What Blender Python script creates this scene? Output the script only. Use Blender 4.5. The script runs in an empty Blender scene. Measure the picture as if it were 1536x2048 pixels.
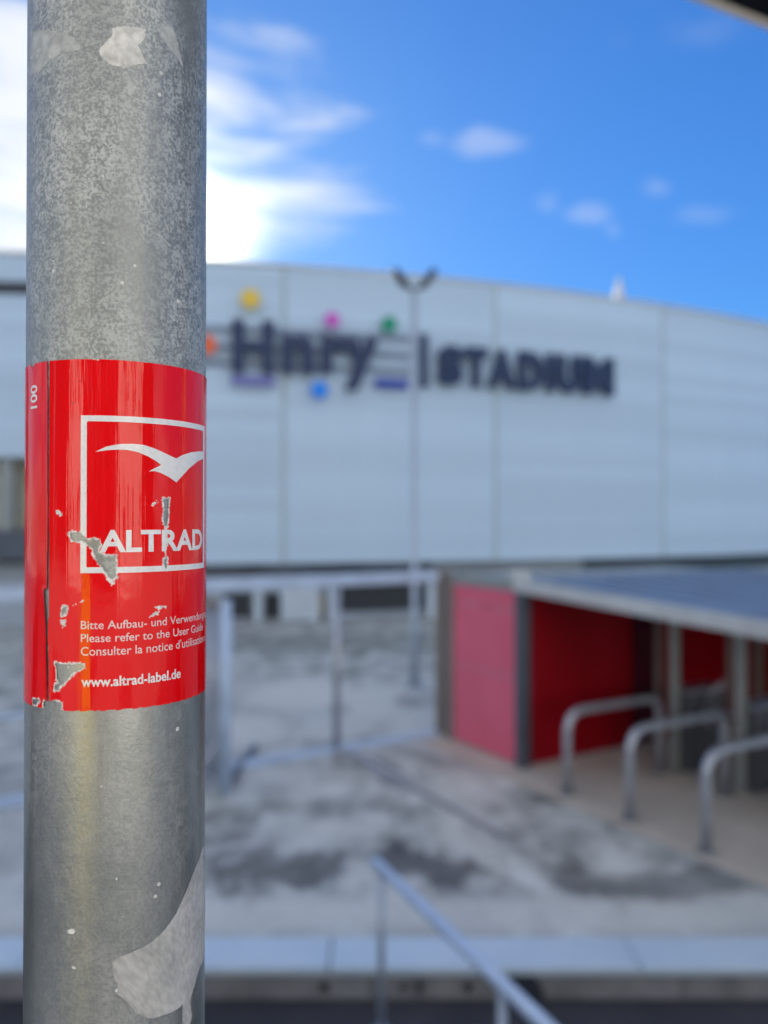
import bpy, bmesh, math, random
import numpy as np
from mathutils import Vector, Matrix, noise as mnoise

random.seed(7); np.random.seed(7)
S = bpy.context.scene
COL = S.collection
R = math.radians

# ------------------------------------------------------------------ camera
CAM_H = 3.3                     # eye above the plaza (z = 0); the terrace floor is at 1.7
F = 1600.0                      # focal length in photo pixels (1536 x 2048)
PITCH = math.atan(16 / 1600)
cd = bpy.data.cameras.new('camera'); cam = bpy.data.objects.new('camera', cd); COL.objects.link(cam)
cd.sensor_fit = 'VERTICAL'; cd.sensor_height = 36.0; cd.lens = F * 36.0 / 2048
cd.clip_start = 0.01; cd.clip_end = 6000
cam.location = (0, 0, CAM_H); cam.rotation_euler = (R(90) + PITCH, 0, 0)
cd.dof.use_dof = True; cd.dof.focus_distance = 0.2135; cd.dof.aperture_fstop = 7.7
S.camera = cam

# ------------------------------------------------------------------ sky, sun, exposure
SUN_DIR = Vector((-0.262, 1.0, 0.345)).normalized()
SUN_EL = math.asin(SUN_DIR.z); SUN_AZ = math.atan2(SUN_DIR.x, SUN_DIR.y)
w = bpy.data.worlds.new('World'); S.world = w; w.use_nodes = True
wt = w.node_tree; wt.nodes.clear()
def wn(t, **k):
    n = wt.nodes.new(t)
    for a, b in k.items(): setattr(n, a, b)
    return n
def wl(a, b): wt.links.new(a, b)
def wmath(op, a, b=None, c=None):
    n = wn('ShaderNodeMath', operation=op)
    for i, v in enumerate((a, b, c)):
        if v is None: continue
        if isinstance(v, (int, float)): n.inputs[i].default_value = v
        else: wl(v, n.inputs[i])
    return n.outputs[0]
def wrange(v, a, b, c, d, smooth=True):
    n = wn('ShaderNodeMapRange', interpolation_type='SMOOTHSTEP' if smooth else 'LINEAR')
    wl(v, n.inputs[0])
    for i, x in enumerate((a, b, c, d)): n.inputs[i + 1].default_value = x
    return n.outputs[0]
sky = wn('ShaderNodeTexSky', sky_type='NISHITA', sun_disc=False)
sky.sun_elevation = SUN_EL; sky.sun_rotation = SUN_AZ
sky.altitude = 0; sky.air_density = 1.0; sky.dust_density = 0.25; sky.ozone_density = 4.0
SKY_SHOULDER = 0.20; SKY_TINT = (0.42, 0.68, 0.96); CLOUD_BASE = 4.4; CLOUD_GLOW = 9.0
hs = wn('ShaderNodeHueSaturation'); hs.inputs['Saturation'].default_value = 1.12; hs.inputs['Hue'].default_value = 0.5
wl(sky.outputs[0], hs.inputs['Color'])
tc = wn('ShaderNodeTexCoord')
nrm = wn('ShaderNodeVectorMath', operation='NORMALIZE'); wl(tc.outputs['Generated'], nrm.inputs[0])
sep = wn('ShaderNodeSeparateXYZ'); wl(nrm.outputs[0], sep.inputs[0])
# soft shoulder: the bright aureole is rolled off, c / (1 + k c)
def wvec(op, a, b):
    n = wn('ShaderNodeVectorMath', operation=op)
    for i, v in enumerate((a, b)):
        if isinstance(v, tuple): n.inputs[i].default_value = v
        else: wl(v, n.inputs[i])
    return n.outputs[0]
tint = wvec('MULTIPLY', hs.outputs[0], SKY_TINT)
lumn = wn('ShaderNodeVectorMath', operation='DOT_PRODUCT'); wl(tint, lumn.inputs[0]); lumn.inputs[1].default_value = (.25, .55, .2)
inv = wmath('DIVIDE', 1.0, wmath('ADD', 1.0, wmath('MULTIPLY', lumn.outputs['Value'], SKY_SHOULDER)))
scn = wn('ShaderNodeVectorMath', operation='SCALE'); wl(tint, scn.inputs[0]); wl(inv, scn.inputs['Scale'])
skyc = scn.outputs[0]
dt = wn('ShaderNodeVectorMath', operation='DOT_PRODUCT'); wl(nrm.outputs[0], dt.inputs[0]); dt.inputs[1].default_value = SUN_DIR
sund = dt.outputs['Value']
# wispy clouds: stretched noise on the sky sphere, thicker towards the sun's side
mp = wn('ShaderNodeMapping'); mp.inputs['Scale'].default_value = (2.6, 2.6, 11.0); mp.inputs['Rotation'].default_value = (0, R(-16), 0)
mp.inputs['Location'].default_value = (0.3, 0.1, 0.75)
wl(nrm.outputs[0], mp.inputs[0])
nz = wn('ShaderNodeTexNoise'); nz.inputs['Scale'].default_value = 1.5; nz.inputs['Detail'].default_value = 8; nz.inputs['Roughness'].default_value = 0.58
nz.inputs['Distortion'].default_value = 0.35
wl(mp.outputs[0], nz.inputs['Vector'])
fn = wn('ShaderNodeTexNoise'); fn.inputs['Scale'].default_value = 14; fn.inputs['Detail'].default_value = 5; wl(nrm.outputs[0], fn.inputs['Vector'])
over = wmath('MAXIMUM', wrange(sep.outputs[2], 0.62, 0.90, -0.3, 0.13), wrange(sep.outputs[1], 0.25, -0.35, -0.3, 0.13))  # unseen cloud thickened overhead and behind to add fill light
bias = wmath('ADD', wmath('MAXIMUM', over, wrange(sep.outputs[0], -0.46, 0.02, 0.07, -0.30)), wrange(sund, 0.950, 0.990, 0.0, 0.27))
dens = wrange(wmath('ADD', nz.outputs[0], bias), 0.42, 0.84, 0.0, 1.0)
# a few small separate puffs farther right (bearing, slope, half sizes, strength)
ys = wmath('MAXIMUM', sep.outputs[1], 0.02)
uu = wmath('DIVIDE', sep.outputs[0], ys); vv = wmath('DIVIDE', sep.outputs[2], ys)
front = wmath('GREATER_THAN', sep.outputs[1], 0.05)
for (px, py, ax, ay, k) in ((970, 278, 60, 24, .27), (1182, 428, 62, 22, .20), (1098, 405, 28, 26, .15), (1320, 372, 42, 24, .16), (1405, 425, 60, 22, .10), (865, 272, 24, 14, .12), (1400, 60, 120, 40, .06), (1225, 455, 20, 20, .12)):
    du = wmath('DIVIDE', wmath('SUBTRACT', uu, (px - 768) / F), ax / F); dv = wmath('DIVIDE', wmath('SUBTRACT', vv, (1040 - py) / F), ay / F)
    dd = wmath('SQRT', wmath('ADD', wmath('MULTIPLY', du, du), wmath('MULTIPLY', dv, dv)))
    dd = wmath('ADD', dd, wmath('MULTIPLY', wmath('SUBTRACT', fn.outputs[0], 0.5), 3.2))
    dens = wmath('MAXIMUM', dens, wmath('MULTIPLY', wrange(dd, -0.1, 1.3, k, 0.0), front))
glow = wmath('POWER', wmath('MAXIMUM', sund, 0.0), 220.0)
cb = wmath('ADD', wmath('MULTIPLY', glow, CLOUD_GLOW), wmath('MULTIPLY', wrange(sund, 0.6, -0.6, 1.0, 1.7), CLOUD_BASE))
cc = wn('ShaderNodeVectorMath', operation='SCALE'); cc.inputs[0].default_value = (0.96, 0.98, 1.0); wl(cb, cc.inputs['Scale'])
mx = wn('ShaderNodeMix', data_type='RGBA'); wl(wmath('MULTIPLY', dens, 0.9), mx.inputs['Factor'])
aur = wmath('MULTIPLY', wmath('POWER', wmath('MAXIMUM', sund, 0.0), 650.0), 26.0)
aurc = wn('ShaderNodeVectorMath', operation='SCALE'); aurc.inputs[0].default_value = (1.0, 0.90, 0.62); wl(aur, aurc.inputs['Scale'])
skyc = wvec('ADD', skyc, aurc.outputs[0])
wl(skyc, mx.inputs['A']); wl(cc.outputs[0], mx.inputs['B'])
bg = wn('ShaderNodeBackground'); bg.inputs['Strength'].default_value = 0.062
wl(mx.outputs['Result'], bg.inputs['Color'])
wo = wn('ShaderNodeOutputWorld'); wl(bg.outputs[0], wo.inputs[0])

sd = bpy.data.lights.new('sun', 'SUN'); sd.energy = 5.0; sd.angle = R(0.5); sd.color = (1, 0.93, 0.83)
sun = bpy.data.objects.new('sun', sd); COL.objects.link(sun)
sun.rotation_euler = (-SUN_DIR).to_track_quat('-Z', 'Y').to_euler()
S.view_settings.view_transform = 'Standard'; S.view_settings.look = 'None'
S.view_settings.exposure = 1.93; S.view_settings.gamma = 1.0; S.view_settings.use_curve_mapping = False
S.cycles.use_denoising = True
S.cycles.max_bounces = 8; S.cycles.diffuse_bounces = 4; S.cycles.glossy_bounces = 4

# ------------------------------------------------------------------ materials
class MatB:
    def __init__(self, name):
        self.m = bpy.data.materials.new(name); self.m.use_nodes = True
        self.t = self.m.node_tree; self.n = self.t.nodes
        self.b = self.n['Principled BSDF']
    def node(self, t, **k):
        x = self.n.new(t)
        for a, b in k.items(): setattr(x, a, b)
        return x
    def link(self, a, b): self.t.links.new(a, b)
    def coord(self, kind='Object', scale=(1, 1, 1), rot=(0, 0, 0), loc=(0, 0, 0)):
        c = self.node('ShaderNodeTexCoord'); m = self.node('ShaderNodeMapping')
        m.inputs['Scale'].default_value = scale; m.inputs['Rotation'].default_value = rot; m.inputs['Location'].default_value = loc
        self.link(c.outputs[kind], m.inputs[0]); return m.outputs[0]
    def stretch(self, vec, s):
        m = self.node('ShaderNodeMapping'); m.inputs['Scale'].default_value = s; self.link(vec, m.inputs[0]); return m.outputs[0]
    def noise(self, vec, scale, detail=4, rough=0.55, dist=0.0):
        x = self.node('ShaderNodeTexNoise'); x.inputs['Scale'].default_value = scale; x.inputs['Detail'].default_value = detail
        x.inputs['Roughness'].default_value = rough; x.inputs['Distortion'].default_value = dist
        self.link(vec, x.inputs['Vector']); return x.outputs[0]
    def ramp(self, v, stops):
        x = self.node('ShaderNodeValToRGB'); e = x.color_ramp.elements
        while len(e) < len(stops): e.new(0.5)
        for i, (p, c) in enumerate(stops):
            e[i].position = p; e[i].color = (c, c, c, 1) if isinstance(c, (int, float)) else (*c, 1)
        self.link(v, x.inputs[0]); return x.outputs[0]
    def mix(self, f, a, b, blend='MIX'):
        x = self.node('ShaderNodeMix', data_type='RGBA', blend_type=blend)
        for key, v in (('Factor', f), ('A', a), ('B', b)):
            if isinstance(v, (int, float)): x.inputs[key].default_value = v if key == 'Factor' else (v, v, v, 1)
            elif isinstance(v, tuple): x.inputs[key].default_value = (*v, 1)
            else: self.link(v, x.inputs[key])
        return x.outputs['Result']
    def math(self, op, a, b=None):
        x = self.node('ShaderNodeMath', operation=op)
        for i, v in enumerate((a, b)):
            if v is None: continue
            if isinstance(v, (int, float)): x.inputs[i].default_value = v
            else: self.link(v, x.inputs[i])
        return x.outputs[0]
    def set(self, **k):
        for a, v in k.items():
            i = self.b.inputs[a.replace('_', ' ')]
            if isinstance(v, (int, float)): i.default_value = v
            elif isinstance(v, tuple): i.default_value = (*v, 1)
            else: self.link(v, i)
        return self
    def bump(self, h, strength, dist):
        x = self.node('ShaderNodeBump'); x.inputs['Strength'].default_value = strength; x.inputs['Distance'].default_value = dist
        self.link(h, x.inputs['Height']); self.link(x.outputs[0], self.b.inputs['Normal'])

def plain(name, col, rough=0.5, metal=0.0, var=0.12, scale=3.0, coat=0.0, spec=0.5):
    b = MatB(name); c = b.coord()
    n = b.noise(c, scale, 5)
    lo = tuple(x * (1 - var) for x in col); hi = tuple(min(1, x * (1 + var)) for x in col)
    b.set(Base_Color=b.ramp(n, [(0.3, lo), (0.7, hi)]), Roughness=rough, Metallic=metal)
    b.b.inputs['Coat Weight'].default_value = coat; b.b.inputs['Specular IOR Level'].default_value = spec
    return b.m

M = {}
M['trim_grey'] = plain('trim_grey', (0.30, 0.33, 0.32), 0.5)
M['joint'] = plain('joint_strip_grey_green', (0.40, 0.50, 0.53), 0.5)
M['fascia'] = plain('pale_fascia_metal', (0.55, 0.57, 0.57), 0.4)
M['dark_post'] = plain('dark_steel_paint', (0.10, 0.12, 0.15), 0.4, 0.3)
M['brown_post'] = plain('weathered_post', (0.25, 0.22, 0.20), 0.6)
M['galv'] = plain('galvanised_rail', (0.44, 0.47, 0.52), 0.38, 0.55, 0.15, 6)
M['pale_rail'] = plain('pale_blue_grey_rail_paint', (0.48, 0.60, 0.77), 0.35, 0.1)
M['lamp_steel'] = plain('lamp_post_steel', (0.46, 0.52, 0.58), 0.45, 0.4)
M['lamp_dark'] = plain('lamp_housing_dark', (0.035, 0.04, 0.05), 0.5)
M['letter'] = plain('navy_letter_paint', (0.006, 0.026, 0.085), 0.45)
M['sign_rail'] = plain('sign_support_metal', (0.20, 0.26, 0.34), 0.5, 0.1)
M['dot_yellow'] = plain('sign_yellow', (0.80, 0.55, 0.06), 0.5, var=.03)
M['dot_orange'] = plain('sign_orange', (0.85, 0.14, 0.04), 0.5, var=.03)
M['dot_pink'] = plain('sign_pink', (0.62, 0.10, 0.52), 0.5, var=.03)
M['dot_green'] = plain('sign_green', (0.0, 0.30, 0.16), 0.5, var=.03)
M['dot_blue'] = plain('sign_blue', (0.0, 0.24, 0.85), 0.5, var=.03)
M['bar_violet'] = plain('sign_violet', (0.16, 0.17, 0.45), 0.5, var=.03)
M['bar_blue'] = plain('sign_deep_blue', (0.02, 0.05, 0.36), 0.5, var=.03)
M['roof_blue'] = plain('roof_sheet_blue_grey', (0.22, 0.31, 0.44), 0.3, 0.1, 0.15, 1.2)
M['dark_open'] = plain('dark_roller_door', (0.03, 0.035, 0.04), 0.5)
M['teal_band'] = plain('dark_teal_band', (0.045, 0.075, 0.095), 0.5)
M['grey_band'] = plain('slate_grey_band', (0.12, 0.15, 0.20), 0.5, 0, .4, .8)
M['base_wall'] = plain('stadium_base_wall', (0.40, 0.45, 0.50), 0.7, 0, 0.2, 0.6)
M['white_wall'] = plain('white_painted_steel', (0.56, 0.64, 0.70), 0.45)
M['beige'] = plain('beige_concourse_wall', (0.50, 0.48, 0.38), 0.8)
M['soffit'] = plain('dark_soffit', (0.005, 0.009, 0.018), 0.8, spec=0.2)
M['white_trim'] = plain('white_gutter_paint', (0.78, 0.76, 0.73), 0.4)
M['cabinet'] = plain('turnstile_grey', (0.13, 0.14, 0.16), 0.4, 0.4)
M['brick_far'] = plain('cream_render_wall', (0.62, 0.60, 0.55), 0.8, 0, 0.1, 0.5)
M['glass_dark'] = plain('dark_window_glass', (0.02, 0.03, 0.04), 0.08)
M['column'] = plain('cream_column_paint', (0.66, 0.55, 0.40), 0.6)
M['stucco_roof'] = plain('stadium_roof_sheet', (0.45, 0.47, 0.49), 0.5)
M['mesh'] = plain('gate_mesh_steel', (0.22, 0.26, 0.33), 0.5, 0.5)
M['red_box'] = plain('red_cabinet_paint', (0.5, 0.05, 0.05), 0.5)
M['amber'] = plain('amber_bollard_paint', (0.55, 0.36, 0.12), 0.5)
M['dark_reflect'] = plain('dark_reflection_matte', (0.022, 0.023, 0.025), 0.95, spec=0.1)  # matte dark for the added blocks that darken the label's reflections
M['yellow_bin'] = plain('yellow_bin_plastic', (0.80, 0.64, 0.03), 0.5, var=.03)
M['mast'] = plain('pale_mast_paint', (0.66, 0.62, 0.57), 0.5)
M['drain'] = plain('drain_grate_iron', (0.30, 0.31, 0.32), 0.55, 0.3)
M['patch'] = plain('darker_ground_patch', (0.32, 0.34, 0.35), 0.75, 0, 0.4, 3.0)

def mat_cladding():
    b = MatB('silver_white_cladding'); c = b.coord()
    oi = b.node('ShaderNodeObjectInfo')
    n = b.noise(b.coord(scale=(0.6, 0.6, 3)), 0.7, 5)
    col = b.ramp(n, [(0.25, (0.52, 0.67, 0.79)), (0.75, (0.58, 0.73, 0.85))])
    v = b.ramp(oi.outputs['Random'], [(0, 0.88), (1, 1.0)])
    b.set(Base_Color=b.mix(1.0, col, v, 'MULTIPLY'), Roughness=0.42)
    return b.m
M['clad'] = mat_cladding()

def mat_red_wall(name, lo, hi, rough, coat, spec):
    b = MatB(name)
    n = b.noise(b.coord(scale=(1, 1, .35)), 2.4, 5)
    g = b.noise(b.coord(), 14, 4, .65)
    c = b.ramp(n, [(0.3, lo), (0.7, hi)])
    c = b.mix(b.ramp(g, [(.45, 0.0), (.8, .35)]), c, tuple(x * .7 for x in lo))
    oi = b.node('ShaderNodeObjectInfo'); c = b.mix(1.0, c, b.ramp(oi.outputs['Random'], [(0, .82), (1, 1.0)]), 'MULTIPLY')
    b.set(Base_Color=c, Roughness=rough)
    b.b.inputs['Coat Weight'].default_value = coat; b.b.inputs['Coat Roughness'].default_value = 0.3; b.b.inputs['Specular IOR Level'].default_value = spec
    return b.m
M['red_lit'] = mat_red_wall('lit_red_board_paint', (0.76, 0.11, 0.185), (0.84, 0.135, 0.225), .5, .5, .5)  # the kiosk red with open-sky light and sheen put into its colour
M['red_shaded'] = mat_red_wall('shaded_red_board_paint', (0.32, 0.001, 0.008), (0.40, 0.002, 0.012), .55, 0, .15)  # the same kiosk red, darkened in colour for shade under the roof
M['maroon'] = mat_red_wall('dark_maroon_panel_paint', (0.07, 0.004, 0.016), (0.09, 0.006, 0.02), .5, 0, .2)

def mat_concrete():
    b = MatB('mottled_plaza_concrete'); c = b.coord()
    big = b.noise(c, 0.5, 3, 0.5, 0.3)
    mid = b.noise(b.coord(scale=(1.15, 0.8, 1), rot=(0, 0, R(-25))), 1.45, 7, 0.66, 0.2)
    fin = b.noise(c, 22, 4, 0.6)
    base = b.ramp(mid, [(0.36, (0.17, 0.17, 0.155)), (0.45, (0.37, 0.38, 0.35)), (0.53, (0.57, 0.585, 0.535)), (0.63, (0.80, 0.815, 0.755))])
    base = b.mix(b.ramp(big, [(0.4, 0.0), (0.62, 0.55)]), base, (0.64, 0.655, 0.63))
    # oily dark stains, each with its own place and ragged outline
    geo = b.node('ShaderNodeTexCoord')
    def blots(items, gain):
        st = None
        for (x, y, rx, ry, k) in items:
            m = b.node('ShaderNodeMapping'); m.inputs['Location'].default_value = (-x / rx, -y / ry, 0); m.inputs['Scale'].default_value = (1 / rx, 1 / ry, 0.0)
            b.link(geo.outputs['Object'], m.inputs[0])
            l = b.node('ShaderNodeVectorMath', operation='LENGTH'); b.link(m.outputs[0], l.inputs[0])
            d = b.math('ADD', l.outputs['Value'], b.math('MULTIPLY', b.math('SUBTRACT', mid, 0.5), gain))
            r = b.node('ShaderNodeMapRange', interpolation_type='SMOOTHSTEP'); b.link(d, r.inputs[0])
            for i, v in enumerate((0.45, 1.15, k, 0.0)): r.inputs[i + 1].default_value = v
            st = r.outputs[0] if st is None else b.math('MAXIMUM', st, r.outputs[0])
        return st
    pale = blots(((-1.6, 6.75, 2.6, .36, .8), (1.5, 6.72, 2.0, .34, .7), (3.6, 6.9, .9, .4, .6), (-1.5, 15.2, 1.3, 1.6, .95), (-.2, 14.6, .9, 1.8, .9), (.55, 13.2, .6, 1.2, .85), (-2.3, 12.6, .9, 1.2, .9), (-.9, 12.5, .6, .5, .8), (1.0, 10.0, .5, .8, .5), (-1.2, 10.4, 1.0, .35, .5), (.9, 8.4, .35, 1.1, .6), (-.55, 8.6, .6, .3, .6), (-3.2, 9.2, .8, .5, .5)), 2.6)
    base = b.mix(pale, base, (0.78, 0.785, 0.72))
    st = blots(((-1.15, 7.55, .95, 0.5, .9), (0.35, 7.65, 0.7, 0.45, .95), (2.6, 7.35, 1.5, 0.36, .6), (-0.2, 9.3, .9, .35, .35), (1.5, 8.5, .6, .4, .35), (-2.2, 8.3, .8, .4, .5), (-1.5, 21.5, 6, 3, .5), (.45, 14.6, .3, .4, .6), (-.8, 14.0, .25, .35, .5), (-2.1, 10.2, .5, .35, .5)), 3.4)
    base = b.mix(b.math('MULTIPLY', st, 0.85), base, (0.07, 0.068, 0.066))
    base = b.mix(b.ramp(fin, [(0.3, 0.0), (0.8, 0.35)]), base, (0.28, 0.28, 0.27), 'MULTIPLY')
    b.set(Base_Color=base, Roughness=0.55)
    b.bump(fin, 0.25, 0.01)
    return b.m
M['concrete'] = mat_concrete()

def mat_ground(name, lo, hi, rough, scale=2.0):
    b = MatB(name); c = b.coord()
    n = b.noise(c, scale, 7, 0.62, 0.3); f = b.noise(c, 60, 3, 0.6)
    col = b.ramp(n, [(0.32, lo), (0.68, hi)])
    col = b.mix(b.ramp(f, [(0.3, 0.0), (0.8, 0.3)]), col, (0.3, 0.3, 0.3), 'MULTIPLY')
    b.set(Base_Color=col, Roughness=rough); b.bump(f, 0.3, 0.006)
    return b.m
M['apron'] = mat_ground('warm_apron_concrete', (0.54, 0.48, 0.40), (0.72, 0.65, 0.55), 0.7, 1.1)
M['asphalt'] = mat_ground('dark_asphalt', (0.028, 0.03, 0.038), (0.06, 0.058, 0.066), 0.75, 1.3)
M['terrace'] = mat_ground('terrace_paving', (0.36, 0.34, 0.31), (0.5, 0.48, 0.44), 0.75, 0.8)
M['far_ground'] = mat_ground('far_ground', (0.16, 0.16, 0.15), (0.26, 0.25, 0.23), 0.9, 0.05)
M['coping'] = mat_ground('smooth_blue_grey_coping', (0.58, 0.72, 0.82), (0.68, 0.80, 0.89), 0.28, 1.5)
M['wall_face'] = mat_ground('stained_concrete_face', (0.16, 0.165, 0.17), (0.36, 0.36, 0.36), 0.8, 2.2)
M['leaf'] = mat_ground('hedge_leaf', (0.05, 0.10, 0.015), (0.10, 0.16, 0.02), 0.6, 6)
M['bark'] = plain('bark', (0.10, 0.07, 0.05), 0.9)

# ------------------------------------------------------------------ object helpers
def obj(name, bm, mat, parent=None, smooth=False):
    me = bpy.data.meshes.new(name); bm.normal_update(); bm.to_mesh(me); bm.free()
    me.materials.append(mat)
    if smooth:
        for p in me.polygons: p.use_smooth = True
    o = bpy.data.objects.new(name, me); COL.objects.link(o)
    if parent is not None: o.parent = parent
    return o
def thing(name, label, cat, loc=(0, 0, 0), rz=0.0, group=None):
    o = bpy.data.objects.new(name, None); COL.objects.link(o); o.location = loc; o.rotation_euler = (0, 0, rz)
    o.empty_display_size = 0.1
    return tag(o, label, cat, group)
def tag(o, label, cat, group=None):
    o['label'] = label; o['category'] = cat
    if group: o['group'] = group
    return o
def struct(o): o['kind'] = 'structure'; return o
def child_copy(src, parent, loc=None, rz=None):
    c = src.copy(); COL.objects.link(c); c.parent = parent
    if loc is not None: c.location = loc
    if rz is not None: c.rotation_euler = (0, 0, rz)
    return c
def copy_tree(root, label=None, loc=None, rz=None):
    r = root.copy(); COL.objects.link(r)
    if label: r['label'] = label
    if loc is not None: r.location = loc
    if rz is not None: r.rotation_euler = (0, 0, rz)
    for ch in list(root.children):
        c = ch.copy(); COL.objects.link(c); c.parent = r
        for g in list(ch.children):
            d = g.copy(); COL.objects.link(d); d.parent = c
    return r

def box(bm, x0, x1, y0, y1, z0, z1, bev=0.0, M4=None):
    vs = [bm.verts.new((x, y, z)) for z in (z0, z1) for y in (y0, y1) for x in (x0, x1)]
    fs = []
    for f in ((0, 2, 3, 1), (4, 5, 7, 6), (0, 1, 5, 4), (2, 6, 7, 3), (0, 4, 6, 2), (1, 3, 7, 5)):
        fs.append(bm.faces.new([vs[i] for i in f]))
    if bev:
        es = list({e for f in fs for e in f.edges})
        r = bmesh.ops.bevel(bm, geom=es, offset=bev, segments=2, affect='EDGES', profile=0.5)
        vs = list({v for f in r['faces'] for v in f.verts} | {v for v in vs if v.is_valid})
    if M4 is not None: bmesh.ops.transform(bm, matrix=M4, verts=vs)
    return vs
def nb(): return bmesh.new()
def boxo(name, dims, mat, parent=None, bev=0.004):
    bm = nb(); box(bm, *dims, bev=bev); return obj(name, bm, mat, parent)

def tube(bm, pts, rad, seg=16, caps=True):
    pts = [Vector(p) for p in pts]
    rads = rad if isinstance(rad, (list, tuple)) else [rad] * len(pts)
    rings = []; prev = None
    for i, p in enumerate(pts):
        t = (pts[min(i + 1, len(pts) - 1)] - pts[max(i - 1, 0)]).normalized()
        if prev is None:
            a = Vector((0, 0, 1)) if abs(t.z) < 0.9 else Vector((1, 0, 0))
            n = t.cross(a).normalized()
        else:
            n = (prev - t * prev.dot(t)).normalized()
        prev = n; bnm = t.cross(n)
        rings.append([bm.verts.new(p + (n * math.cos(2 * math.pi * k / seg) + bnm * math.sin(2 * math.pi * k / seg)) * rads[i]) for k in range(seg)])
    for a, b in zip(rings, rings[1:]):
        for k in range(seg):
            f = bm.faces.new((a[k], a[(k + 1) % seg], b[(k + 1) % seg], b[k])); f.smooth = True
    if caps:
        bm.faces.new(rings[0][::-1]); bm.faces.new(rings[-1])
def tubeo(name, pts, rad, mat, parent=None, seg=16):
    bm = nb(); tube(bm, pts, rad, seg); return obj(name, bm, mat, parent)
def bend(p0, c, p1, n=8):
    p0, c, p1 = Vector(p0), Vector(c), Vector(p1)
    return [(p0 * (1 - t) ** 2 + c * 2 * t * (1 - t) + p1 * t * t) for t in [i / n for i in range(n + 1)]]

def prism(bm, poly, z0, z1):
    lo = [bm.verts.new((x, y, z0)) for x, y in poly]; hi = [bm.verts.new((x, y, z1)) for x, y in poly]
    n = len(poly)
    bm.faces.new(lo[::-1]); bm.faces.new(hi)
    for i in range(n): bm.faces.new((lo[i], lo[(i + 1) % n], hi[(i + 1) % n], hi[i]))

def sheet(name, x0, x1, y0, y1, z, mat, n=1):
    bm = nb()
    vs = [bm.verts.new(p) for p in ((x0, y0, z), (x1, y0, z), (x1, y1, z), (x0, y1, z))]
    bm.faces.new(vs)
    return struct(obj(name, bm, mat))

def text_mesh(s, bold=0.0, spacing=1.0, extrude=0.0, res=6):
    cu = bpy.data.curves.new('text', 'FONT'); cu.body = s; cu.size = 1.0; cu.offset = bold; cu.space_character = spacing
    cu.extrude = extrude; cu.resolution_u = res
    o = bpy.data.objects.new('text', cu); COL.objects.link(o)
    bpy.context.view_layer.update()
    me = bpy.data.meshes.new_from_object(o.evaluated_get(bpy.context.evaluated_depsgraph_get()))
    bpy.data.objects.remove(o); bpy.data.curves.remove(cu)
    return me

# ------------------------------------------------------------------ ground and terrace (plaza at z = 0)
sheet('ground', -2500, 2500, -2500, 2500, -0.30, M['far_ground'])
def plaza_mesh():
    bm = nb()
    box(bm, -60, 60, 6.36, 62, -0.29, 0.0)
    return struct(obj('plaza', bm, M['concrete']))
plaza_mesh()
sheet('road', -60, 60, 1.0, 5.95, -0.24, M['asphalt'])
def terrace_mesh():
    bm = nb(); box(bm, -60, 60, -60, 0.95, -0.29, 1.70)
    return struct(obj('terrace', bm, M['terrace']))
terrace_mesh()

# kiosk axes: U runs along the front towards the camera, V runs into the passage
U = Vector((0.5, -0.866, 0)); V = Vector((0.866, 0.5, 0)); B0 = Vector((1.85, 10.7, 0))
KROT = math.atan2(V.y, V.x)                       # local x = V, local y = -U
def kv(v, u, z=0.0): return B0 + V * v + U * u + Vector((0, 0, z))
bm = nb()
q = [kv(-0.55, -2.2, .004), kv(-0.55, 5.0, .004), kv(7, 5.0, .004), kv(7, -2.2, .004)]
q = [p if p.y > 6.5 else Vector((p.x, 6.5, .004)) for p in q]
bm.faces.new([bm.verts.new(p) for p in q])
struct(obj('pavement', bm, M['apron']))

# drain channel along U, starting at the gate post
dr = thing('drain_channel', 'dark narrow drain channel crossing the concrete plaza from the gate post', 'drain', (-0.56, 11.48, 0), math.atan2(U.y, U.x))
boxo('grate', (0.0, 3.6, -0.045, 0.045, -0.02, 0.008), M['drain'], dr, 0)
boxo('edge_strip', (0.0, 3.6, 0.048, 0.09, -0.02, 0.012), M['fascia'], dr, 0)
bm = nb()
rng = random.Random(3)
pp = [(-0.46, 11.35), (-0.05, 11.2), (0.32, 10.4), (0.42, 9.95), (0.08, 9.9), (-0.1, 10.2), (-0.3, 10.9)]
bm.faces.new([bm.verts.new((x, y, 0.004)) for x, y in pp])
struct(obj('pavement_patch', bm, M['patch']))  # darker irregular patch beside the channel

# ------------------------------------------------------------------ stadium
SC = Vector((-16.5, 85.9, 0)); SR = 62.0
TOP = 8.03 + CAM_H; BOT = -1.38 + CAM_H; A0 = 5.7; DA = 6.7; ROW = 0.409
def sp(a, r, z): a = R(a); return Vector((SC.x + r * math.sin(a), SC.y - r * math.cos(a), z))
def lp(a, r, z): a = R(a); return Vector((r * math.sin(a), -r * math.cos(a), z))
stad = thing('stadium', 'large round stadium clad in silver white panels filling the background', 'stadium', SC)
def arc_strip(name, a0, a1, prof, mat, parent, n=10, closed=True):
    """sweep a profile [(r, z)...] round the stadium centre"""
    bm = nb(); rings = []
    for i in range(n + 1):
        a = a0 + (a1 - a0) * i / n
        rings.append([bm.verts.new(lp(a, r, z)) for r, z in prof])
    m = len(prof)
    for A, B in zip(rings, rings[1:]):
        for k in range(m if closed else m - 1):
            bm.faces.new((A[k], A[(k + 1) % m], B[(k + 1) % m], B[k]))
    if closed:
        bm.faces.new(rings[0][::-1]); bm.faces.new(rings[-1])
    bmesh.ops.recalc_face_normals(bm, faces=bm.faces)
    return obj(name, bm, mat, parent)
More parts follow.
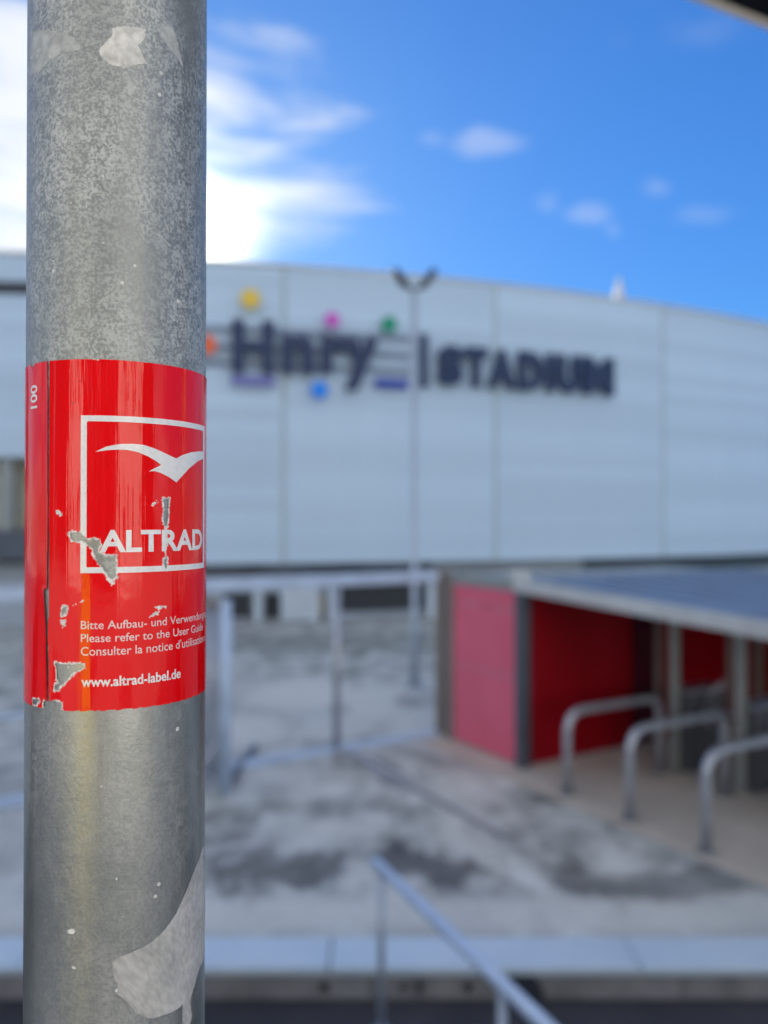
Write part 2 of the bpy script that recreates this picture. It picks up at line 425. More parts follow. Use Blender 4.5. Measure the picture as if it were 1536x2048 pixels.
# one cladding panel; all share its mesh (turned about the stadium's axis)
half = DA / 2 - 0.078
panel = arc_strip('cladding_panel', -half, half, [(SR - .02, .003), (SR + .026, .003), (SR + .038, .05), (SR + .038, ROW - .05), (SR + .026, ROW - .006), (SR - .02, ROW - .006)], M['clad'], stad, 6)
first = True
def put_panel(ai, z):
    global first
    o = panel if first else child_copy(panel, stad)
    first = False
    o.location = (0, 0, z); o.rotation_euler = (0, 0, R(ai))
rows = int(round((TOP - BOT) / ROW))
for bay in range(0, 5):
    for k in range(rows):
        put_panel(A0 + DA * (bay + .5), BOT + k * ROW)
k0 = (1.9 + CAM_H - BOT) / ROW
for bay in (-1, -2):
    for k in range(rows):
        z = BOT + k * ROW
        if z < 1.85 + CAM_H or abs(z - (6.62 + CAM_H)) < 0.2: continue
        put_panel(A0 + DA * (bay + .5), z)
arc_strip('backing_wall', A0, A0 + DA * 9, [(SR - .30, BOT), (SR - .03, BOT), (SR - .03, TOP), (SR - .30, TOP)], M['trim_grey'], stad, 40)
arc_strip('backing_wall', A0 - DA * 7, A0, [(SR - .30, 1.95 + CAM_H), (SR - .03, 1.95 + CAM_H), (SR - .03, TOP), (SR - .30, TOP)], M['lamp_dark'], stad, 30)
for i in range(-2, 6):
    a = A0 + DA * i
    zb = BOT if i >= 0 else 1.9 + CAM_H
    arc_strip('joint_strip', a - .075, a + .075, [(SR - .02, zb), (SR + .03, zb), (SR + .03, TOP), (SR - .02, TOP)], M['joint'], stad, 1)
arc_strip('roof_edge', A0 - DA * 7, A0 + DA * 9, [(SR - .25, TOP), (SR + .10, TOP), (SR + .10, TOP + .09), (SR - .25, TOP + .09)], M['fascia'], stad, 60)
arc_strip('roof', A0 - DA * 7, A0 + DA * 9, [(SR - .1, TOP + .02), (SR - 14, TOP + 1.6), (SR - 14, TOP + 1.5), (SR - .1, TOP - .05)], M['stucco_roof'], stad, 60)
# ground floor, set back, with openings
GR = SR - 0.9
arc_strip('base_wall', A0 - DA * 7, A0 + DA * 9, [(GR - .3, 0), (GR, 0), (GR, BOT - .0), (GR - .3, BOT)], M['base_wall'], stad, 60)
arc_strip('sun_block_wall', A0 - DA * 7, A0 + DA * 9, [(SR - 1.6, 0), (SR - 1.35, 0), (SR - 1.35, TOP - .1), (SR - 1.6, TOP - .1)], M['base_wall'], stad, 60)  # unseen inner wall added to block sun leaking under the facade
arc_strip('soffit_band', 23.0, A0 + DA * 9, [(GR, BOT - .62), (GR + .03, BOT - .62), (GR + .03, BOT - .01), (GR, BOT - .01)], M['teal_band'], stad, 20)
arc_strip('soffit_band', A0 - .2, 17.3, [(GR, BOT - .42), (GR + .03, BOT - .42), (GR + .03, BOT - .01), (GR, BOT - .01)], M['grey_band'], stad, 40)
for (a0, a1, z0, z1) in ((14.0, 17.0, 0.25, 1.2), (17.3, 18.2, 0.2, 1.15), (10.7, 11.5, 0.15, 0.95), (11.9, 12.5, .1, .9), (6.0, 9.9, .2, 1.1), (18.8, 24, .2, 1.1), (25, 31, .2, 1.1)):
    arc_strip('roller_door', a0, a1, [(GR, z0), (GR + .04, z0), (GR + .04, z1), (GR, z1)], M['dark_open'], stad, 6)
for a in (9.9, 11.7, 13.9, 17.15, 18.6, 24.5):
    arc_strip('pier', a - .12, a + .12, [(GR + .05, 0), (GR + .35, 0), (GR + .35, BOT - .44), (GR + .05, BOT - .44)], M['white_wall'], stad, 1)
# open concourse in the left bays
arc_strip('concourse_wall', A0 - DA * 7, A0 - .3, [(GR + .02, 3.02), (GR + .06, 3.02), (GR + .06, 5.25), (GR + .02, 5.25)], M['beige'], stad, 24)
arc_strip('concourse_floor', A0 - DA * 7, A0 - .3, [(GR + .08, 2.1), (SR + .05, 2.1), (SR + .05, 3.0), (GR + .08, 3.0)], M['dark_post'], stad, 24)
for i in range(9):
    a = A0 - 1.0 - i * 1.7
    arc_strip('concourse_column', a - .16, a + .16, [(SR - .4, 3.0), (SR - .1, 3.0), (SR - .1, 5.2), (SR - .4, 5.2)], M['trim_grey'], stad, 1)

# pale mast on the roof
ma = thing('roof_mast', 'small pale pointed mast standing on the stadium roof near the right', 'mast', sp(24.85, SR - 1.2, TOP + .16))
bm = nb(); tube(bm, [(0, 0, 0), (0, 0, .35), (0, 0, 1.15)], [.34, .22, .05], 8); obj('spire', bm, M['mast'], ma)
boxo('collar', (.12, .62, -.2, .2, 0, .22), M['mast'], ma)

# ------------------------------------------------------------------ stadium sign
def ang_of(px):
    t = (px - 768) / F
    lo, hi = -20.0, 50.0
    for _ in range(60):
        m = (lo + hi) / 2; p = sp(m, SR + .25, 0)
        if p.x / p.y < t: lo = m
        else: hi = m
    return lo
def on_wall(px, py, off=0.25):
    a = ang_of(px); p = sp(a, SR + off, 0); z = CAM_H + (1040 - py) / F * p.y
    return a, z
sign = thing('stadium_sign', 'wall sign reading Hnry STADIUM in navy letters with coloured dots', 'sign', SC)
def wall_letter(ch, x0, x1, ytop, ybot, bold=0.03, name='letter', mat=None):
    """one extruded letter, fitted between the wall bearings of its edges"""
    me = text_mesh(ch, bold=bold, extrude=0.5)
    co = np.array([v.co[:] for v in me.vertices]); mn = co.min(0); mxx = co.max(0)
    a0, zt = on_wall(x0, ytop); a1, zb = on_wall(x1, ybot)
    _, zt2 = on_wall((x0 + x1) / 2, ytop); _, zb2 = on_wall((x0 + x1) / 2, ybot)
    for v in me.vertices:
        fx = (v.co.x - mn[0]) / (mxx[0] - mn[0]); fy = (v.co.y - mn[1]) / (mxx[1] - mn[1])
        v.co = lp(a0 + (a1 - a0) * fx, SR + .22 + (v.co.z + .5) * .16, zb2 + (zt2 - zb2) * fy)
    me.materials.clear(); me.materials.append(mat or M['letter'])
    o = bpy.data.objects.new(name, me); COL.objects.link(o); o.parent = sign
    return o
wall_letter('H', 463, 548, 640, 748, .05)
wall_letter('n', 562, 628, 670, 748, .05)
wall_letter('r', 641, 694, 672, 748, .05)
wall_letter('y', 686, 756, 676, 782, .05)
wall_letter('I', 840, 854, 668, 776, 0, 'divider')
xs = [872, 922, 972, 1030, 1083, 1104, 1155, 1232]
for i, (ch, x0, x1) in enumerate((('S', 875, 925), ('T', 929, 974), ('A', 975, 1030), ('D', 1036, 1084), ('I', 1092, 1106), ('U', 1114, 1158), ('M', 1165, 1226))):
    f = (x0 + x1) / 2
    wall_letter(ch, x0, x1, 690 + (f - 895) * 0.083, 771 + (f - 895) * 0.066, .065)
a0, _ = on_wall(380, 0); a1, _ = on_wall(822, 0)
for py in (664, 699, 731):
    _, z = on_wall(640, py)
    arc_strip('support_rail', a0, a1, [(SR + .07, z - .10), (SR + .14, z - .10), (SR + .14, z + .10), (SR + .07, z + .10)], M['sign_rail'], sign, 10)
def dot(px, py, rpx, mat, spikes=0):
    a, z = on_wall(px, py); p = sp(a, SR + .25, 0); rad = rpx / F * p.y
    bm = nb(); n = 32; fr = []; bk = []
    for k in range(n):
        t = 2 * math.pi * k / n; rr = rad * (1 + (0.14 * math.cos(spikes * t) if spikes else 0))
        da = math.degrees(rr * math.cos(t) / SR)
        fr.append(bm.verts.new(lp(a + da, SR + .40, z + rr * math.sin(t)))); bk.append(bm.verts.new(lp(a + da, SR + .28, z + rr * math.sin(t))))
    bm.faces.new(fr); bm.faces.new(bk[::-1])
    for k in range(n): bm.faces.new((fr[k], bk[k], bk[(k + 1) % n], fr[(k + 1) % n]))
    bmesh.ops.recalc_face_normals(bm, faces=bm.faces)
    return obj('colour_dot', bm, mat, sign)
dot(500, 598, 19, M['dot_yellow'], 8); dot(413, 690, 19, M['dot_orange']); dot(663, 640, 15, M['dot_pink'], 8)
dot(777, 649, 16, M['dot_green']); dot(638, 780, 17, M['dot_blue'])
def bar(x0, x1, y0, y1, mat):
    a0, z1 = on_wall(x0, y0); a1, z0 = on_wall(x1, y1)
    arc_strip('colour_bar', a0, a1, [(SR + .20, z0), (SR + .3, z0), (SR + .3, z1), (SR + .20, z1)], mat, sign, 4)
bar(462, 549, 751, 772, M['bar_violet']); bar(750, 816, 756, 778, M['bar_blue'])

# things at the stadium's foot
def at_ground(px, py, z=0.0):
    Y = (CAM_H - z) / ((py - 1040) / F); return Vector(((px - 768) / F * Y, Y, z))
c = thing('white_container', 'white steel container standing against the stadium base', 'container', at_ground(600, 1243), R(8))
boxo('container_body', (-.62, .62, -.3, .3, 0.05, 1.15), M['white_wall'], c, .02)
for x in (-.3, 0, .3): boxo('rib', (x - .02, x + .02, -.325, -.302, .1, 1.1), M['fascia'], c, 0)
c = thing('red_cabinet', 'small red and dark cabinet near the stadium base left of the container', 'cabinet', at_ground(547, 1240), R(8))
boxo('door', (-.22, .22, -.15, .15, .62, 1.15), M['red_box'], c, .02); boxo('base', (-.2, .2, -.14, .14, 0, .617), M['cabinet'], c, .02)
c = thing('amber_bollard', 'short amber brown bollard beside the white container', 'bollard', at_ground(641, 1240))
tubeo('shaft', [(0, 0, 0), (0, 0, .8), (0, 0, .86)], [.1, .1, .06], M['amber'], c); boxo('base_plate', (-.16, .16, -.16, .16, 0, .02), M['cabinet'], c)

# ------------------------------------------------------------------ street lamp
L = thing('street_lamp', 'tall slim street lamp with two upturned dark heads before the stadium', 'street lamp', at_ground(829, 1372))
LY = at_ground(829, 1372).y; LH = CAM_H + (1040 - 574) / F * LY
tubeo('pole', [(0, 0, 0), (0, 0, 1.2), (0, 0, 1.25), (0, 0, LH)], [.085, .085, .062, .05], M['lamp_steel'], L)
boxo('base_plate', (-.17, .17, -.17, .17, 0, .025), M['lamp_steel'], L)
for s in (-1, 1):
    tubeo('arm', bend((0, 0, LH - .03), (s * .12, 0, LH - .02), (s * .20, 0, LH + .08)), .045, M['lamp_dark'], L, 10)
    bm = nb(); box(bm, -.20, .20, -.13, .13, -.07, .07, .03, Matrix.Translation((s * .29, 0, LH + .19)) @ Matrix.Rotation(-s * R(52), 4, 'Y'))
    obj('lamp_head', bm, M['lamp_dark'], L)

# ------------------------------------------------------------------ gate: top beam and posts along V, open leaf
gp = Vector((0.87, 12.3, 0))
G = thing('entrance_gate', 'pale blue grey gate frame with long top beam left of the red kiosk', 'gate', gp, KROT)
boxo('top_beam', (-9.0, -0.066, -.06, .06, 2.36, 2.52), M['pale_rail'], G, .012)
boxo('post', (-.063, .063, -.063, .063, 0, 2.54), M['brown_post'], G, .008)
for t in (-1.78, -7.4):
    tubeo('post', [(t, 0, 0), (t, 0, 2.357)], .055, M['galv'], G)
    boxo('base_plate', (t - .13, t + .13, -.13, .13, 0, .02), M['drain'], G)
boxo('ground_track', (-9.0, -.08, -.10, .10, 0.001, .07), M['pale_rail'], G, .004)
boxo('low_rail', (-7.3, -4.4, -.03, .03, 1.0, 1.06), M['pale_rail'], G, .006)
hx = Vector((-2.5, 10.3, 0)); nx = Vector((-1.9, 9.65, 0)); dl = nx - hx; LW = dl.length
gl = thing('gate_leaf', 'open mesh gate leaf swung towards the viewer under the gate beam', 'gate', hx, math.atan2(dl.y, dl.x))
tubeo('hinge_post', [(0, 0, 0), (0, 0, 2.33)], .045, M['galv'], gl); tubeo('end_post', [(LW, 0, 0), (LW, 0, 2.33)], .065, M['pale_rail'], gl)
boxo('top_rail', (0.046, LW - .056, -.035, .035, 2.22, 2.31), M['brown_post'], gl, .006)
boxo('bottom_rail', (0.046, LW - .056, -.03, .03, .12, .19), M['galv'], gl, .006)
for i in range(9):
    x = .1 + i * (LW - .2) / 8
    tubeo('bar', [(x, 0, .195), (x, 0, 2.217)], .018, M['galv'], gl, 8)
bm = nb(); tube(bm, [(LW, -.07, .75), (LW - .05, -.62, .02)], .03, 10); obj('brace', bm, M['galv'], gl)
ca, sa = dl.x / LW, dl.y / LW
def leaf_local(x, y): x -= hx.x; y -= hx.y; return (ca * x + sa * y, -sa * x + ca * y)
q0 = leaf_local(-1.93, 9.78); q1 = leaf_local(-1.86, 11.55)
bm = nb(); tube(bm, [(q0[0], q0[1], .06), (q1[0], q1[1], .05)], .045, 10); obj('floor_stop', bm, M['mesh'], gl)

# ------------------------------------------------------------------ entrance kiosk (local x = V, local y = -U)
K = thing('entrance_kiosk', 'red walled entrance kiosk with flat blue grey roof and pale fascia', 'kiosk', B0, KROT)
FALL = -0.046                                    # roof falls towards the viewer (per metre of u)
def zroof(u): return 2.50 + FALL * max(u, 0)
# end wall of three red boards facing left (u from -1.6 to 0, at v = 0)
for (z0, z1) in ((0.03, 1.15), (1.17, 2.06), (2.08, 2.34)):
    boxo('wall_board', (-.03, .03, .085, 1.55, z0, z1), M['red_lit'], K, .004)
boxo('corner_post', (-.075, .075, -.075, .075, 0, 2.39), M['dark_post'], K, .008)
boxo('corner_post', (-.07, .07, 1.56, 1.70, 0, 2.50), M['brown_post'], K, .008)
boxo('header_beam', (-.06, .06, .08, 1.555, 2.345, 2.50), M['trim_grey'], K, .006)
# passage wall of boards along V, its red darkened for the roof's shade
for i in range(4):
    boxo('passage_board', (.08 + i * 1.1, .08 + (i + 1) * 1.1 - .006, -.03, .03, .03, 2.33), M['red_shaded'], K, .003)
# roof sheet and fascia (slightly falling)
bm = nb()
UL = 4.7
def rv(v, u, dz): return bm.verts.new((v, -u, zroof(u) + dz))
def slab(v0, v1, u0, u1, d0, d1):
    a = [rv(v0, u0, d0), rv(v1, u0, d0), rv(v1, u1, d0), rv(v0, u1, d0), rv(v0, u0, d1), rv(v1, u0, d1), rv(v1, u1, d1), rv(v0, u1, d1)]
    for f in ((0, 1, 2, 3), (4, 7, 6, 5), (0, 4, 5, 1), (1, 5, 6, 2), (2, 6, 7, 3), (3, 7, 4, 0)): bm.faces.new([a[i] for i in f])
    bmesh.ops.recalc_face_normals(bm, faces=bm.faces)
slab(-.02, 4.6, 0.0, UL, -.06, -.01); obj('roof_sheet', bm, M['roof_blue'], K)
for i in range(11):
    bm = nb(); v = .2 + i * .42; slab(v, v + .05, 0.03, UL - .03, -.008, .03); obj('roof_seam', bm, M['roof_blue'], K)
bm = nb(); slab(-.10, -.022, -.07, UL + .05, -.15, .012); obj('fascia', bm, M['fascia'], K)
bm = nb(); slab(-.02, 4.6, UL + .002, UL + .05, -.15, .01); obj('fascia', bm, M['fascia'], K)
bm = nb(); slab(.05, 4.6, .08, UL - .05, -.10, -.064); obj('ceiling', bm, M['soffit'], K)
bm = nb(); box(bm, .02, 4.6, .0, 1.66, 2.42, 2.47, .0); obj('rear_roof', bm, M['trim_grey'], K)
boxo('gutter_outlet', (.0, .26, .12, .34, 2.474, 2.60), M['fascia'], K, .02)
for (v, u, wd) in ((2.2, .35, .065), (4.4, .4, .12), (4.4, 2.4, .12), (4.4, 4.4, .12), (2.9, 1.0, .06)):
    boxo('roof_post', (v - wd / 2, v + wd / 2, -u - wd / 2, -u + wd / 2, 0, zroof(u) - .105), M['brown_post'], K, .006)
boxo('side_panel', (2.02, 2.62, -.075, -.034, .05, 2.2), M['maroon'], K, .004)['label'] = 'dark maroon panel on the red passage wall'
boxo('far_wall', (4.62, 4.68, -3.4, 1.6, .0, 2.1), M['red_shaded'], K, .004)

# crowd barrier rails and turnstiles, one per lane
RAIL_U = (1.07, 2.05, 3.04)
def make_rail():
    t = thing('barrier_rail', 'x', 'barrier', (0, 0, 0), KROT, 'bent grey barrier rails in front of the turnstiles')
    H = .985; rr = .05
    pts = [(0, 0, 0), (0, 0, H - .28)] + bend((0, 0, H - .28), (0, 0, H), (.28, 0, H))[1:] + bend((1.35, 0, H), (1.6, 0, H), (1.6, 0, H - .25)) + [(1.6, 0, 0)]
    tubeo('rail', pts, rr, M['galv'], t, 18)
    for x in (0, 1.6):
        bm = nb(); tube(bm, [(x, 0, 0.0), (x, 0, .022)], .10, 18); obj('base_flange', bm, M['drain'], t)
    return t
r0 = make_rail()
rl = ('farthest bent grey barrier rail, in front of the dark red wall', 'middle one of three bent grey barrier rails before the turnstiles', 'nearest bent grey barrier rail at the right, its foot lowest')
for i, u in enumerate(RAIL_U):
    p = kv(-.2, u); o = r0 if i == 0 else copy_tree(r0); o.location = p; o['label'] = rl[i]
def make_turnstile(u):
    t = thing('turnstile', 'x', 'turnstile', (0, 0, 0), KROT, 'turnstiles under the kiosk roof')
    boxo('cabinet', (0, .75, -.13, .13, .0, 1.02), M['cabinet'], t, .02)
    boxo('lid', (-.02, .77, -.15, .15, 1.023, 1.06), M['galv'], t, .012)
    boxo('tall_post', (-.15, -.05, -.05, .05, 0, zroof(3.2) - .12), M['trim_grey'], t, .008)
    for k in range(3):
        a = R(90 + 120 * k)
        bm = nb(); tube(bm, [(.35, -.135, .86), (.35 + .12 * math.cos(a), -.18, .86 + .12 * math.sin(a)), (.35 + .36 * math.cos(a), -.42, .86 + .36 * math.sin(a))], .02, 10); obj('arm', bm, M['galv'], t)
    return t
t0 = make_turnstile(0)
tl = ('dark grey turnstile farthest back, next to the red passage wall', 'dark grey turnstile in the middle lane under the roof', 'dark grey turnstile nearest the viewer at the right edge')
for i, u in enumerate(RAIL_U):
    p = kv(1.72, u + .06); o = t0 if i == 0 else copy_tree(t0); o.location = p; o['label'] = tl[i]

# ------------------------------------------------------------------ low wall with coping stones at the plaza edge
W = thing('low_wall', 'low concrete kerb wall with smooth blue grey coping stones above the road', 'wall', (0, 5.92, 0))
bm = nb(); box(bm, -2.30, -.012, 0.0, .435, -.055, .012, .012); stone = obj('coping_stone', bm, M['coping'], W)
stone.location = (-.4, 0, 0)
for i in list(range(-5, 0)) + list(range(1, 7)): child_copy(stone, W, (-.4 + i * 2.30, 0, random.uniform(-.003, .003)))
bm = nb(); box(bm, -2.295, -.004, 0.03, .43, -.30, -.057, .004); face = obj('wall_block', bm, M['wall_face'], W)
face.location = (-.1, 0, 0)
for i in list(range(-5, 0)) + list(range(1, 7)): child_copy(face, W, (-.1 + i * 2.30, random.uniform(-.004, .004), 0))
for px, wd, hh in ((650, .07, .10), (805, .05, .08), (838, .06, .08), (935, .07, .06)):
    x = (px - 768) / F * 5.95
    bm = nb(); tube(bm, [(x, .045, -.15), (x, .016, -.15)], wd * .55, 10); obj('dark_spot', bm, M['lamp_dark'], W)  # small dark round spots on the wall face
bm = nb()
n = 16; pts = [(1.02 + .16 * math.cos(math.pi * k / n), -.235 + .20 * math.sin(math.pi * k / n)) for k in range(n + 1)]
fr = [bm.verts.new((x, .015, z)) for x, z in pts]; bk = [bm.verts.new((x, .05, z)) for x, z in pts]
bm.faces.new(fr)
for k in range(n): bm.faces.new((fr[k], fr[k + 1], bk[k + 1], bk[k]))
obj('dark_half_round', bm, M['lamp_dark'], W)  # dark half-round shape on the wall face

# ------------------------------------------------------------------ handrail on the lower road
HA = Vector((-.06, 5.62, -.24)); HB = Vector((1.15, 2.95, -.24)); hd = HB - HA; HL = hd.length
hr = thing('handrail', 'slanting pale steel handrail with slim posts in the foreground below', 'handrail', HA, math.atan2(hd.y, hd.x))
TOPH = 3.3 + .24 - .425 * 5.62
tubeo('rail', [(-.03, 0, TOPH), (.0, 0, TOPH), (HL, 0, TOPH)], [.022, .038, .038], M['pale_rail'], hr)
for x in (.10, 1.62):
    tubeo('post', [(x, 0, 0), (x, 0, TOPH - .03)], .024, M['lamp_steel'], hr, 12)
    bm = nb(); tube(bm, [(x, 0, 0), (x, 0, .02)], .085, 16); obj('base_flange', bm, M['galv'], hr)

# ------------------------------------------------------------------ canopy over the terrace at the right
CZ = CAM_H + 1.0
e0 = Vector((.622, 1.538, 0)); ed = Vector((.152, .075, 0)).normalized(); en = Vector((ed.y, -ed.x, 0))
CN = thing('canopy', 'dark canopy eave with thin white edge in the top right corner', 'canopy', (e0.x, e0.y, CZ), math.atan2(ed.y, ed.x))
boxo('edge_trim', (-.25, 1.3, -.013, .0, -.006, .10), M['white_trim'], CN, .003)
boxo('soffit', (-.25, 1.3, -1.5, -.0135, .004, .06), M['soffit'], CN, .002)
boxo('roof_sheet', (-.25, 1.3, -1.5, -.0135, .063, .10), M['roof_blue'], CN, .002)
for (x, y) in ((1.1, -1.3),):
    boxo('support_column', (x - .09, x + .09, y - .09, y + .09, 1.70 - CZ, .018), M['column'], CN, .01)

# ------------------------------------------------------------------ behind the viewer: unseen building and bin, added to shape reflections and fill
Bd = thing('added_building', 'pale and dark building added behind the viewer, unseen, to shape the reflections', 'building', (0, -17, 1.7))
boxo('wing', (5.5, 19, -9, 0, 0, 13), M['brick_far'], Bd, 0); boxo('wing', (-16, -8.5, -9, 0, 0, 13), M['brick_far'], Bd, 0)
boxo('dark_middle', (-8.495, 5.495, -9, -.6, 0, 12), M['dark_reflect'], Bd, 0)  # dark block added to darken the middle of the pole's reflections
boxo('dark_end', (-36, -16.005, -9, -.6, 0, 11), M['dark_reflect'], Bd, 0); boxo('dark_end', (19.005, 36, -9, -.6, 0, 11), M['dark_reflect'], Bd, 0)
boxo('roof', (-16.4, 19.4, -9.4, .5, 13.003, 13.5), M['trim_grey'], Bd, 0)
for i in range(6): boxo('mullion', (-6.6 + i * 2.3, -6.45 + i * 2.3, -.598, -.45, 0, 12), M['dark_post'], Bd, 0)
bm = nb(); box(bm, -.55, .55, -.05, .05, 0, 1.7); win = obj('window', bm, M['glass_dark'], Bd); win.location = (8.5, 0, .9)
for z in (.9, 4.2, 7.5, 10.4):
    for x in (8.5, 12.5, 16.5, -10.5, -14):
        if (x, z) != (8.5, .9): child_copy(win, Bd, (x, 0, z))
yb = thing('added_bin', 'yellow bin added behind the viewer, unseen, to give the yellow reflection', 'bin', (-2.55, -6.1, 1.7), R(-20))
boxo('bin_body', (-.65, .65, -.35, .35, .05, 1.05), M['yellow_bin'], yb, .03); boxo('bin_lid', (-.69, .69, -.39, .39, 1.053, 1.15), M['yellow_bin'], yb, .02)  # invented bin, puts a yellow stripe into the pole's reflections

# ------------------------------------------------------------------ the steel pole and its label
PR = 0.02415
aL = math.atan((50 - 768) / F); aR = math.atan((411.5 - 768) / F)
pc = (aL + aR) / 2; pd = PR / math.sin((aR - aL) / 2)
PC = Vector((pd * math.sin(pc), pd * math.cos(pc), 0))
N0 = -PC.normalized(); T0 = Vector((-N0.y, N0.x, 0))            # N0: towards the viewer, T0: to the right
def cyl(s, z, r):                                                # arc length (at PR) and height -> point, relative to the pole's axis
    f = s / PR
    return N0 * (math.cos(f) * r) + T0 * (math.sin(f) * r) + Vector((0, 0, z))
cp, spt = math.cos(PITCH), math.sin(PITCH)
def on_pole(px, py, r=PR):
    """bearing of a photo point carried on to the pole's surface: (arc length, height above the eye)"""
    a = (px - 768) / F; b = (1024 - py) / F
    d = Vector((a, cp - b * spt, spt + b * cp))
    A = d.x ** 2 + d.y ** 2; Bq = d.x * PC.x + d.y * PC.y; Cq = PC.x ** 2 + PC.y ** 2 - r * r
    disc = Bq * Bq - A * Cq
    t = (Bq - math.sqrt(max(disc, 0))) / A
    p = d * t; q = Vector((p.x, p.y, 0)) - PC
    return PR * math.atan2(q.dot(T0), q.dot(N0)), p.z
FT = 1.7 - CAM_H
P = thing('steel_pole', 'galvanised steel scaffold pole with red label standing close to the camera', 'pole', (PC.x, PC.y, 1.7))
PZ = CAM_H - 1.7                                                 # eye height above the pole's foot

def mat_pole():
    b = MatB('galvanised_spangled_steel'); c = b.coord()
    geo = b.node('ShaderNodeTexCoord'); sx = b.node('ShaderNodeSeparateXYZ'); b.link(geo.outputs['Object'], sx.inputs[0])
    vor = b.node('ShaderNodeTexVoronoi', feature='F1'); vor.inputs['Scale'].default_value = 420; vor.inputs['Randomness'].default_value = 1.0
    wob = b.node('ShaderNodeVectorMath', operation='MULTIPLY_ADD')
    nv = b.node('ShaderNodeTexNoise'); nv.inputs['Scale'].default_value = 600; b.link(c, nv.inputs['Vector'])
    b.link(nv.outputs['Color'], wob.inputs[0]); wob.inputs[1].default_value = (.003, .003, .003); b.link(c, wob.inputs[2]); b.link(wob.outputs[0], vor.inputs['Vector'])
    fine = b.noise(c, 1250, 3, 0.62, 0.3)
    mid = b.noise(c, 330, 5, 0.7, 0.2)
    big = b.noise(b.coord(scale=(1, 1, .45)), 45, 4, 0.6)
    # speckled crystal bloom above the label, smoother and darker steel below it
    zrel = b.math('SUBTRACT', sx.outputs[2], PZ)
    zm = b.node('ShaderNodeMapRange', interpolation_type='SMOOTHSTEP'); b.link(b.math('ADD', zrel, b.math('MULTIPLY', b.math('SUBTRACT', big, .5), .06)), zm.inputs[0])
    for i, v in enumerate((-.045, .035, 0.0, 1.0)): zm.inputs[i + 1].default_value = v
    up = zm.outputs[0]
    fl = b.ramp(b.math('ADD', b.math('MULTIPLY', mid, .40), b.math('MULTIPLY', fine, .60)), [(.44, 0.0), (.57, 1.0)])
    fl = b.math('MULTIPLY', fl, b.ramp(big, [(.30, .15), (.62, 1.0)]))
    spk_up = b.mix(fl, (0.255, 0.275, 0.275), (0.55, 0.58, 0.57))
    low = b.mix(b.ramp(big, [(.3, 0.0), (.7, 1.0)]), (0.27, 0.295, 0.295), (0.40, 0.415, 0.405))
    low = b.mix(b.math('MULTIPLY', fl, .38), low, (0.52, 0.54, 0.53))
    col = b.mix(up, low, spk_up)
    # vertical weld line and drip stains
    drip = b.noise(b.coord(scale=(1, 1, .05)), 210, 3, .5)
    col = b.mix(b.ramp(drip, [(.55, 0.0), (.72, .35)]), col, (0.22, 0.23, 0.23))
    # white dust specks
    v2 = b.node('ShaderNodeTexVoronoi'); v2.inputs['Scale'].default_value = 230; b.link(c, v2.inputs['Vector'])
    thr = b.node('ShaderNodeSeparateColor'); b.link(v2.outputs['Color'], thr.inputs[0])
    sp_ = b.math('MULTIPLY', b.math('LESS_THAN', v2.outputs['Distance'], b.math('MULTIPLY', thr.outputs[1], .13)), b.math('GREATER_THAN', thr.outputs[0], .55))
    col = b.mix(b.math('MULTIPLY', sp_, .7), col, (0.75, 0.75, 0.73))
    rough = b.mix(up, b.mix(fl, 0.31, 0.42), b.mix(fl, 0.46, 0.62))
    met = b.mix(up, b.mix(fl, 0.78, 0.60), b.mix(fl, 0.50, 0.22))
    met = b.math('MULTIPLY', met, b.math('SUBTRACT', 1.0, sp_))
    b.set(Base_Color=col, Roughness=rough, Metallic=met)
    b.bump(b.math('ADD', b.math('MULTIPLY', mid, .7), b.math('MULTIPLY', fine, .4)), .22, .0006)
    return b.m
M['pole'] = mat_pole()
bm = nb()
zs = [0, .9] + [PZ - .2 + .02 * i for i in range(21)] + [3.1]
tube(bm, [(0, 0, z) for z in zs], PR, 128)
obj('tube', bm, M['pole'], P)
bm = nb(); box(bm, -.075, .075, -.075, .075, 0, .008, .002); obj('base_plate', bm, M['galv'], P)

def inside(poly, X, Z):
    r = np.zeros(X.shape, bool); n = len(poly)
    for i in range(n):
        x1, y1 = poly[i]; x2, y2 = poly[(i + 1) % n]
        if y1 == y2: continue
        c = ((y1 > Z) != (y2 > Z)) & (X < (x2 - x1) * (Z - y1) / (y2 - y1) + x1)
        r ^= c
    return r
def sdist(poly, X, Z):
    d = np.full(X.shape, 1e9); n = len(poly)
    for i in range(n):
        x1, y1 = poly[i]; x2, y2 = poly[(i + 1) % n]
        dx, dy = x2 - x1, y2 - y1; L2 = dx * dx + dy * dy + 1e-18
        t = np.clip(((X - x1) * dx + (Z - y1) * dy) / L2, 0, 1)
        d = np.minimum(d, np.hypot(X - x1 - t * dx, Z - y1 - t * dy))
    return np.where(inside(poly, X, Z), -d, d)
def fbm(X, Z, freq, seed, octs=3):
    out = np.zeros(X.shape); amp = 1.0
    it = np.nditer(X, flags=['multi_index'])
    flat = np.array([mnoise.fractal(Vector((x * freq, z * freq, seed)), 1.0, 2.0, octs) for x, z in zip(X.ravel(), Z.ravel())])
    return flat.reshape(X.shape)

